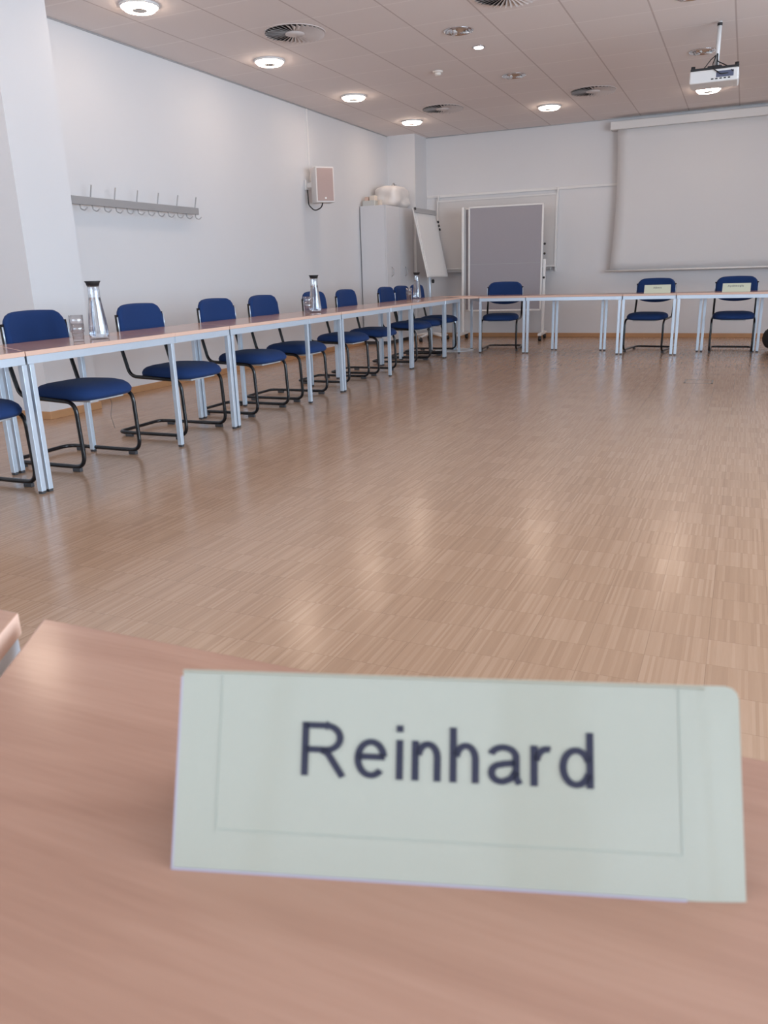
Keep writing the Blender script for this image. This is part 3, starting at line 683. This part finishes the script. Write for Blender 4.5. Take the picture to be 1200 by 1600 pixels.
left_table(5.932, SHORT, False, ('fr', 'br'), 'short fronted beech trapezoid table holding the middle carafe')
left_table(6.547, LONG, True, ALL, 'long fronted beech trapezoid table just beyond the middle carafe')
left_table(7.762, SHORT, False, ('fr', 'br'), 'short fronted beech trapezoid table before the one with the far carafe')
left_table(8.377, LONG, True, ALL, 'beech trapezoid table in the left row where the farthest carafe stands')
left_table(9.592, SHORT, False, ALL, 'last beech trapezoid table at the far end of the left row')
def back_table(x0, length, long_, legs, label, x_shift=0):
    return trapezoid(long_, legs, (x0 + length / 2, 10.27, 0), 0.0, label, 'trapezoid tables of the back row')
back_table(-3.178, SHORT, False, ALL, 'beech trapezoid table in front of the chair by the grey pinboard')
back_table(-2.563, LONG, True, ALL, 'empty beech trapezoid table without a chair in the back row')
back_table(-1.348, SHORT, False, ALL, 'beech trapezoid table carrying the left far name card')
back_table(-0.733, LONG, True, ALL, 'beech trapezoid table carrying the right far name card')
back_table(0.482, SHORT, False, ALL, 'beech trapezoid table at the right photo edge of the back row')
# wedge between the rows on a round pedestal
t = thing('corner_table', 'small wedge shaped corner table on a round steel disc base', 'table', (-3.62, 10.56, 0))
w = [(-3.425, 10.225), (-3.185, 10.285), (-3.49, 10.80), (-3.93, 10.515)]
bm = bmesh.new(); bm_prism(bm, [(a + 3.62, b - 10.56) for a, b in w], TH - TT, TH, 0.002)
obj('tabletop', bm, M['beech_edge'], t)
bm = bmesh.new(); bm_tube(bm, [(0, 0, 0.013), (0, 0, TH - TT)], 0.03, 20); obj('column', bm, M['silver'], t)
bm = bmesh.new(); bm_lathe(bm, [(0.27, 0), (0.27, 0.006), (0.25, 0.010), (0.05, 0.014), (0, 0.014)], 48); obj('base_disc', bm, pmat('brushed_steel', (0.72, 0.72, 0.72), 0.4, metal=0.5), t)

# near tables
near = trapezoid(True, ALL, (0.0, 0.512, 0), PI, 'nearest beech trapezoid table in the foreground under the name card', 'tables of the near row')
near2 = trapezoid(False, ALL, (-0.937, 0.506, 0), PI, 'slightly higher beech tabletop at the lower left edge of the photo', 'tables of the near row', 0.7345)

# ------------------------------------------------------------------ chairs
def make_chair():
    t = thing('cantilever_chair', 'chair', 'chair')
    r = 0.0125; hw = 0.238
    side = [(-0.60, 0.028), (-0.005, 0.028), (-0.020, 0.405), (-0.43, 0.425), (-0.480, 0.62), (-0.488, 0.835)]
    left = [V(u, -hw, z) for u, z in side]; right = [V(u, hw, z) for u, z in side]
    path = list(reversed(left)) + right
    pts = fillet(path, 0.075, 7)
    bm = bmesh.new(); bm_tube(bm, pts, r, 10); obj('tube_frame', bm, M['black_tube'], t)
    for x, y in ((-0.07, -hw), (-0.07, hw), (-0.50, -hw), (-0.50, hw)):
        bm = bmesh.new(); bm_box(bm, x - 0.028, x + 0.028, y - 0.012, y + 0.012, 0.0, 0.022, 0.003); obj('glide', bm, M['foot'], t)
    # seat cushion: superellipse outline, domed, waterfall front
    bm = bmesh.new(); nr, na = 9, 56; tmp = bmesh.new()
    def outl(a, k, n=3.4):
        c, s = math.cos(a), math.sin(a)
        rr = (abs(c) ** n + abs(s) ** n) ** (-1 / n)
        return -0.175 + 0.240 * k * rr * c, 0.240 * k * rr * s * (1.0 - 0.05 * (0.5 - 0.5 * c))
    def ringz(k, top):
        return []
    rings = []
    prof = [(0.0, 0.496), (0.3, 0.495), (0.55, 0.492), (0.75, 0.485), (0.88, 0.475), (0.96, 0.460), (1.0, 0.440), (0.99, 0.420), (0.95, 0.408), (0.80, 0.402), (0.0, 0.402)]
    for k, z in prof:
        if k == 0: rings.append([tmp.verts.new((-0.175, 0, z))]); continue
        ring = []
        for i in range(na):
            x, y = outl(2 * PI * i / na, k)
            dz = 0.0
            if z > 0.43: dz += -0.016 * max(0, (x + 0.12) / 0.18) ** 2 + 0.006 * (abs(y) / 0.235) ** 2
            ring.append(tmp.verts.new((x, y, z + dz)))
        rings.append(ring)
    for A, B in zip(rings[:-1], rings[1:]):
        for i in range(na):
            vs = []
            for v in (A[i % len(A)], A[(i + 1) % len(A)], B[(i + 1) % len(B)], B[i % len(B)]):
                if v not in vs: vs.append(v)
            if len(vs) > 2: tmp.faces.new(vs)
    bmesh.ops.recalc_face_normals(tmp, faces=tmp.faces); merge(bm, tmp)
    s = obj('seat', bm, M['fabric'], t, smooth=True)
    bm = bmesh.new(); bm_box(bm, -0.34, 0.0, -0.14, 0.14, 0.388, 0.4015, 0.006); obj('seat_underside', bm, M['underside'], t)
    # backrest: rounded shield, gently curved
    bm = bmesh.new(); tmp = bmesh.new(); nu, nv = 16, 12
    HWB = 0.243
    def halfw(v):            # v 0 bottom .. 1 top
        h_ = 0.302 * v - 0.202
        if h_ > 0: return HWB - 0.10 + math.sqrt(max(0.0, 0.01 - (h_ * 0.985) ** 2))
        if v < 0.22:
            q = (0.22 - v) / 0.22; return HWB * (1.0 - 0.34 * q ** 2.4)
        return HWB
    def pt(u, v, side_):
        w = halfw(v); y = w * u
        z = 0.60 + 0.302 * v - 0.006 * abs(u) ** 2 * v + (0.02 * (abs(u) ** 2) if v < 0.1 else 0)
        e = min(1.0, (1 - abs(u)) / 0.12, v / 0.10 + 0.02, (1 - v) / 0.10 + 0.02); e = max(0, e); th = 0.026 * math.sqrt(max(0.0, 1 - (1 - e) ** 2))
        x = -0.492 - 0.035 * (v - 0.5) + 0.030 * (abs(u) ** 2) - 0.012
        return V(x + (th if side_ else -th * 0.7), y, z)
    us = [-1 + 2 * i / nu for i in range(nu + 1)]; us = [math.copysign(abs(u) ** 0.7, u) for u in us]
    vs_ = [j / nv for j in range(nv + 1)]; vs_ = [0.5 - 0.5 * math.cos(PI * v) for v in vs_]
    F = [[tmp.verts.new(pt(u, v, 1)) for v in vs_] for u in us]; B = [[tmp.verts.new(pt(u, v, 0)) for v in vs_] for u in us]
    for i in range(nu):
        for j in range(nv):
            tmp.faces.new((F[i][j], F[i + 1][j], F[i + 1][j + 1], F[i][j + 1])); tmp.faces.new((B[i][j], B[i][j + 1], B[i + 1][j + 1], B[i + 1][j]))
    loop_ = [(i, 0) for i in range(nu)] + [(nu, j) for j in range(nv)] + [(i, nv) for i in range(nu, 0, -1)] + [(0, j) for j in range(nv, 0, -1)]
    for a, b in zip(loop_, loop_[1:] + loop_[:1]):
        tmp.faces.new((F[a[0]][a[1]], B[a[0]][a[1]], B[b[0]][b[1]], F[b[0]][b[1]]))
    bmesh.ops.remove_doubles(tmp, verts=tmp.verts, dist=0.0004)
    bmesh.ops.recalc_face_normals(tmp, faces=tmp.faces); merge(bm, tmp)
    obj('backrest', bm, M['fabric'], t, smooth=True)
    for sy in (-1, 1):
        bm = bmesh.new(); bm_tube(bm, [(-0.470, sy * 0.2455, 0.70), (-0.474, sy * 0.2455, 0.82)], 0.0045, 8); obj('tube_highlight', bm, M['silver'], t)  # thin silver strip imitates the bright highlight along the black tube
    return t
chair0 = make_chair()
GL = 'cantilever chairs along the left row'
left_chairs = [
    (2.72, -3.37, 0, 'blue upholstered cantilever chair cut by the left photo edge'),
    (3.55, -3.375, 0, 'blue upholstered cantilever chair in front of the white pillar'),
    (4.50, -3.385, 0, 'blue upholstered cantilever chair just right of the nearest carafe'),
    (5.40, -3.385, 0, 'blue upholstered cantilever chair below the right half of the coat rack'),
    (6.165, -3.42, 0, 'blue upholstered cantilever chair between the coat rack and the middle carafe'),
    (7.25, -3.50, 0, 'blue upholstered cantilever chair directly behind the middle carafe'),
    (7.97, -3.50, 0, 'blue upholstered cantilever chair between the middle carafe and the grey cabinet'),
    (9.07, -3.50, 0, 'blue upholstered cantilever chair left of the farthest tumblers, in front of the cabinet'),
    (9.63, -3.53, 0, 'blue upholstered cantilever chair behind the farthest tumblers'),
    (10.30, -3.58, 0, 'blue upholstered cantilever chair behind the farthest carafe, last of the left row')]
first_chair = None
for i, (y, x, rz, l) in enumerate(left_chairs):
    rz = ROWANG + random.uniform(-0.02, 0.02)
    if i == 0: chair0.location = (x, y, 0); chair0.rotation_euler = (0, 0, rz); chair0['label'] = l; chair0['group'] = GL
    else:
        c = dup(chair0, (x, y, 0), rz, l, GL)
        if i == 1: first_chair = c
bm = bmesh.new()
bm_tube(bm, fillet([(-0.10, 0.12, 0.39), (-0.09, 0.13, 0.34), (-0.085, 0.10, 0.27), (-0.08, 0.115, 0.19)], 0.05, 5), 0.0012, 5)
obj('loose_thread', bm, M['foot'], first_chair)
GB = 'cantilever chairs behind the back row'
dup(chair0, (-2.975, 10.50, 0), -PI / 2 + 0.10, 'blue cantilever chair at the back row standing before the grey pinboard', GB)
dup(chair0, (-1.11, 10.52, 0), -PI / 2 - 0.16, 'blue cantilever chair behind the left far name card, slightly turned', GB)
dup(chair0, (-0.085, 10.56, 0), -PI / 2, 'blue cantilever chair behind the right far name card', GB)

# ------------------------------------------------------------------ carafes and tumblers
def make_carafe():
    t = thing('carafe', 'carafe', 'carafe')
    outer = [(0.0, 0.0), (0.050, 0.0), (0.056, 0.006), (0.0565, 0.03), (0.053, 0.08), (0.045, 0.15), (0.037, 0.21), (0.0335, 0.25), (0.034, 0.29), (0.036, 0.303)]
    inner = [(0.034, 0.303), (0.032, 0.288), (0.0315, 0.25), (0.035, 0.21), (0.043, 0.15), (0.051, 0.08), (0.0545, 0.03), (0.052, 0.012), (0.0, 0.010)]
    bm = bmesh.new(); bm_lathe(bm, outer + inner, 36, cap=False); obj('glass_body', bm, M['glass'], t, smooth=True)
    bm = bmesh.new(); bm_lathe(bm, [(0.0, 0.0105), (0.0515, 0.0125), (0.0543, 0.03), (0.0508, 0.08), (0.0428, 0.15), (0.0348, 0.21), (0.0322, 0.236), (0, 0.236)], 36, cap=False); obj('water', bm, M['water'], t, smooth=True)
    bm = bmesh.new(); bm_lathe(bm, [(0.0, 0.296), (0.031, 0.296), (0.033, 0.303), (0.036, 0.304), (0.038, 0.315), (0.045, 0.3245), (0.044, 0.328), (0.036, 0.325), (0.0, 0.325)], 32, cap=False); obj('lid', bm, M['black_plastic'], t, smooth=True)
    bm = bmesh.new(); bm_lathe(bm, [(0.0, 0.225), (0.006, 0.225), (0.006, 0.296), (0, 0.296)], 10, cap=False); obj('ice_stick', bm, M['glass'], t)
    return t
car0 = make_carafe()
def make_tumbler():
    bm = bmesh.new()
    bm_lathe(bm, [(0.0, 0.0), (0.028, 0.0), (0.030, 0.004), (0.0325, 0.05), (0.0375, 0.056), (0.0385, 0.10), (0.0367, 0.10), (0.0355, 0.06), (0.0305, 0.052), (0.028, 0.014), (0, 0.011)], 30, cap=False)
    return tag(obj('tumbler', bm, M['tumbler_glass'], None, smooth=True), 't', 'glass')
tum0 = make_tumbler()
cs = [(-3.445, 3.625, 'glass water carafe with black lid nearest the camera', 'nearest'), (-3.585, 6.53, 'glass water carafe with black lid in the middle of the left row', 'middle'), (-3.86, 9.77, 'glass water carafe with black lid farthest away near the flipchart', 'farthest')]
ts = [(-3.425, 3.44), (-3.545, 6.32), (-3.80, 9.35)]
for i, ((x, y, l, w), (tx, ty)) in enumerate(zip(cs, ts)):
    if i == 0: car0.location = (x, y, TH); car0['label'] = l; car0['group'] = 'water carafes'
    else: dup(car0, (x, y, TH), 0.4 * i, l, 'water carafes')
    if i == 0: tum0.location = (tx, ty, TH); tum0['label'] = 'clear glass tumbler, bottom one of the stack by the %s carafe' % w; tum0['group'] = 'stacked tumblers'
    else: dup(tum0, (tx, ty, TH), 0, 'clear glass tumbler, bottom one of the stack by the %s carafe' % w, 'stacked tumblers')
    dup(tum0, (tx, ty, TH + 0.0465), 0, 'clear glass tumbler, top one of the stack by the %s carafe' % w, 'stacked tumblers')

# ------------------------------------------------------------------ name cards
def name_card(loc, rz, W, run, rise, mat, label, group=None, bend=0.0):
    """tent card: front panel from (0,0,0) up to the ridge (y=run, z=rise), rear panel behind; local x along the card"""
    t = thing('name_card', label, 'name card', loc, rz, group)
    L_ = math.hypot(run, rise); th = 0.0012
    ez_ = V(0, run, rise).normalized(); ey_ = V(1, 0, 0).cross(ez_) * -1
    F = Matrix(((1, 0, 0, 0), (0, ey_.y, ez_.y, 0), (0, ey_.z, ez_.z, 0), (0, 0, 0, 1)))          # x along, y out of the back, z up the panel
    def panel(F_, nm, w0, w1, side):
        c = 0.007; n = 28; xs_ = [w0 + (w1 - w0) * i / n for i in range(n + 1)] + [w1 - c, w1 - c * 0.45, w1 - c * 0.12, w1 - 0.015, w1 - 0.019, w1 - 0.024, w1 - 0.029]
        xs_ = sorted(set(xs_)); tmp = bmesh.new(); A = []
        for x in xs_:
            q = max(0.0, x * side - (abs(w1) - 0.034)); y = bend * q * q
            e = max(0.0, x * side - (abs(w1) - c)) / c; top = L_ - c * (1 - math.sqrt(max(0.0, 1 - e * e))) if side > 0 else L_
            A.append([tmp.verts.new((x, y, 0)), tmp.verts.new((x, y, top)), tmp.verts.new((x, y + th, top)), tmp.verts.new((x, y + th, 0))])
        for p, q in zip(A[:-1], A[1:]):
            for k in range(4): tmp.faces.new((p[k], p[(k + 1) % 4], q[(k + 1) % 4], q[k]))
        tmp.faces.new(A[0]); tmp.faces.new(A[-1])
        bmesh.ops.recalc_face_normals(tmp, faces=tmp.faces)
        bm = bmesh.new(); merge(bm, tmp, F_); return obj(nm, bm, mat, t)
    f = panel(F, 'front_panel', -W / 2, W / 2, 1)
    G = Matrix.Translation((0, 2 * run, 0)) @ Matrix.Rotation(PI, 4, 'Z') @ F
    panel(G, 'rear_panel', -W / 2 + (0.018 if bend else 0), W / 2, -1)
    return t, f, F, L_
def stroke_text(name, s, cap, mat, parent, mtx, sw=0.115, gap=0.14, thick=0.0002, xs=1.17):
    """monoline grotesque lettering drawn as flat strokes; unit = cap height"""
    def arc(cx, cy, rx, ry, a0, a1, n=18): return [(cx + rx * math.cos(math.radians(a0 + (a1 - a0) * i / n)), cy + ry * math.sin(math.radians(a0 + (a1 - a0) * i / n))) for i in range(n + 1)]
    h = sw / 2; X = 0.73; xr = X / 2
    stem = lambda x, y0, y1: [(x, y0), (x, y1)]
    G = {
        'R': (0.74, [stem(h, 0, 1), [(h, 1 - h), (0.40, 1 - h)] + arc(0.40, 0.715, 0.235, 0.285 - h, 90, -90) + [(0.40, 0.49), (h, 0.49)], [(0.33, 0.47)] + arc(0.33, 0.27, 0.16, 0.20, 80, 35, 6)[1:] + [(0.69, 0.0)]]),
        'e': (0.54, [[(h * 0.8, 0.40), (0.54 - h * 0.7, 0.40)], arc(0.27, xr, 0.27 - h, xr - h, 8, 318, 40)]),
        'i': (sw, [stem(h, 0, X), stem(h, 1 - sw * 1.1, 1)]),
        'n': (0.47, [stem(h, 0, X), arc(0.26, 0.43, 0.21 - h, 0.30 - h, 172, 0, 16) + [(0.47 - h, 0)]]),
        'h': (0.47, [stem(h, 0, 1), arc(0.26, 0.43, 0.21 - h, 0.30 - h, 172, 0, 16) + [(0.47 - h, 0)]]),
        'a': (0.53, [arc(0.245, 0.50, 0.20, 0.23 - h, 165, 0, 16) + [(0.445, 0.14), (0.50, 0.02)], [(0.445, 0.40), (0.24, 0.375)] + arc(0.215, 0.21, 0.215 - h, 0.21 - h, 90, 290, 20) + [(0.37, 0.12), (0.445, 0.25)]]),
        'r': (0.31, [stem(h, 0, X), arc(0.26, 0.44, 0.20 - h * 0.6, 0.29 - h, 176, 72, 10)]),
        'd': (0.53, [stem(0.53 - h, 0, 1), arc(0.26, xr, 0.26 - h, xr - h, 20, 340, 36)]),
        'A': (0.72, [[(0.03, 0), (0.36, 0.97)], [(0.36, 0.97), (0.69, 0)], [(0.15, 0.32), (0.57, 0.32)]]),
        'l': (sw, [stem(h, 0, 1)]),
        'b': (0.53, [stem(h, 0, 1), arc(0.27, xr, 0.26 - h, xr - h, 160, -160, 36)]),
        's': (0.46, [arc(0.235, 0.55, 0.17, 0.18 - h, 20, 250, 16) + arc(0.235, 0.20, 0.18, 0.20 - h, 75, -160, 18)]),
        'y': (0.48, [[(0.03, X), (0.245, 0.03)], [(0.45, X), (0.22, -0.12)] + arc(0.10, -0.13, 0.12, 0.08, -20, -110, 6)]),
        'm': (0.77, [stem(h, 0, X), arc(0.24, 0.45, 0.20 - h, 0.28 - h, 172, 0, 12) + [(0.44 - h, 0)], arc(0.55, 0.45, 0.20 - h, 0.28 - h, 172, 0, 12) + [(0.75 - h, 0)]]),
        'o': (0.54, [arc(0.27, xr, 0.27 - h, xr - h, 0, 360, 36)]),
        'g': (0.53, [arc(0.26, xr, 0.26 - h, xr - h, 20, 340, 36), [(0.53 - h, X), (0.53 - h, 0.0)] + arc(0.26, -0.08, 0.27 - h, 0.18 - h, 0, -150, 16)]),
        'u': (0.47, [stem(0.47 - h, 0, X), [(h, X)] + arc(0.21, 0.27, 0.21 - h, 0.27 - h, 180, 352, 14)]),
    }
    bm = bmesh.new(); x = 0.0; total = sum(G[c][0] for c in s) + gap * (len(s) - 1)
    for c in s:
        w, paths = G[c]
        for P in paths:
            P = [Vector((p[0], p[1])) for p in P]; n = len(P); closed = (P[0] - P[-1]).length < 1e-4 and n > 3
            Lf, Rt = [], []
            for i in range(n):
                if closed: d1 = (P[i] - P[i - 1 if i else n - 2]).normalized(); d2 = (P[i + 1 if i < n - 1 else 1] - P[i]).normalized()
                else: d1 = (P[i] - P[i - 1]).normalized() if i else (P[1] - P[0]).normalized(); d2 = (P[i + 1] - P[i]).normalized() if i < n - 1 else d1
                t_ = (d1 + d2).normalized(); nn = Vector((-t_.y, t_.x)) * (h / max(0.6, t_.dot(d1)))
                Lf.append(P[i] + nn); Rt.append(P[i] - nn)
            for i in range(n - 1):
                q = [Lf[i], Rt[i], Rt[i + 1], Lf[i + 1]]
                a = [bm.verts.new(((v.x + x - total / 2) * cap * xs, v.y * cap, thick)) for v in q]
                bm.faces.new(a)
        x += w + gap
    bmesh.ops.transform(bm, matrix=mtx, verts=bm.verts)
    return obj(name, bm, mat, parent)
W0 = 0.308
mid = V((-0.26330 + 0.03114) / 2, (0.27957 + 0.37057) / 2, TH)
t, f, F, L_ = name_card(mid, math.radians(17.17), W0, 0.04571, 0.1001, M['card'], 'pale green tent name card reading Reinhard in the foreground', None, 1.4)
def on(x, z, d=-0.0004): return F @ Matrix.Translation((x, d, z)) @ Matrix.Rotation(PI / 2, 4, 'X')
stroke_text('lettering', 'Reinhard', 0.0292, M['ink'], f, on(-0.0025, 0.0540))
bm = bmesh.new()
def strip(x0, z0, x1, z1, w=0.00045):
    if abs(x1 - x0) < abs(z1 - z0): bm_box(bm, x0 - w / 2, x0 + w / 2, -0.0003, 0.0, min(z0, z1), max(z0, z1), 0, F)
    else: bm_box(bm, min(x0, x1), max(x0, x1), -0.0003, 0.0, z0 - w / 2, z0 + w / 2, 0, F)
strip(-0.1305, 0.0225, -0.1305, L_ - 0.001); strip(0.1225, 0.0225, 0.1225, L_ - 0.001); strip(-0.1305, 0.0225, 0.1225, 0.0225)
obj('printed_frame', bm, M['rule'], f)
bm = bmesh.new()
bm_box(bm, -W0 / 2 - 0.0008, W0 / 2 - 0.03, -0.0008, 0.0016, -0.0006, 0.0008, 0, F); bm_box(bm, -W0 / 2 - 0.0012, -W0 / 2, 0.0, 0.0014, 0.0, L_ - 0.004, 0, F)
obj('clear_sleeve', bm, M['sleeve'], t)

t, f, F, L_ = name_card(V(-0.967, 10.44, TH), 0.02, 0.305, 0.04, 0.098, M['card_y'], 'small pale yellow name card on the back row, left of the other one')
stroke_text('lettering', 'Albers', 0.024, M['ink_soft'], f, on(0.0, 0.058), 0.16)
t, f, F, L_ = name_card(V(-0.08, 10.44, TH), -0.02, 0.305, 0.04, 0.098, M['card_y'], 'small pale yellow name card nearest the right photo edge')
stroke_text('lettering', 'Aydemoglu', 0.025, M['ink_soft'], f, on(-0.01, 0.062), 0.16)

# ------------------------------------------------------------------ dark bag at the right edge
t = thing('backpack', 'dark bag on the floor behind the back row at the right photo edge', 'bag', (0.485, 11.05, 0))
o = crumple('bag_body', (0, 0, 0), (0.21, 0.15, 0.15), M['backpack'], 11, 0.10, None, None, 3); o.parent = t
bm = bmesh.new(); bm_tube(bm, fillet([(-0.08, -0.02, 0.27), (-0.06, -0.03, 0.36), (0.06, -0.03, 0.36), (0.08, -0.02, 0.27)], 0.04, 5), 0.012, 8); obj('carry_handle', bm, M['backpack'], t)
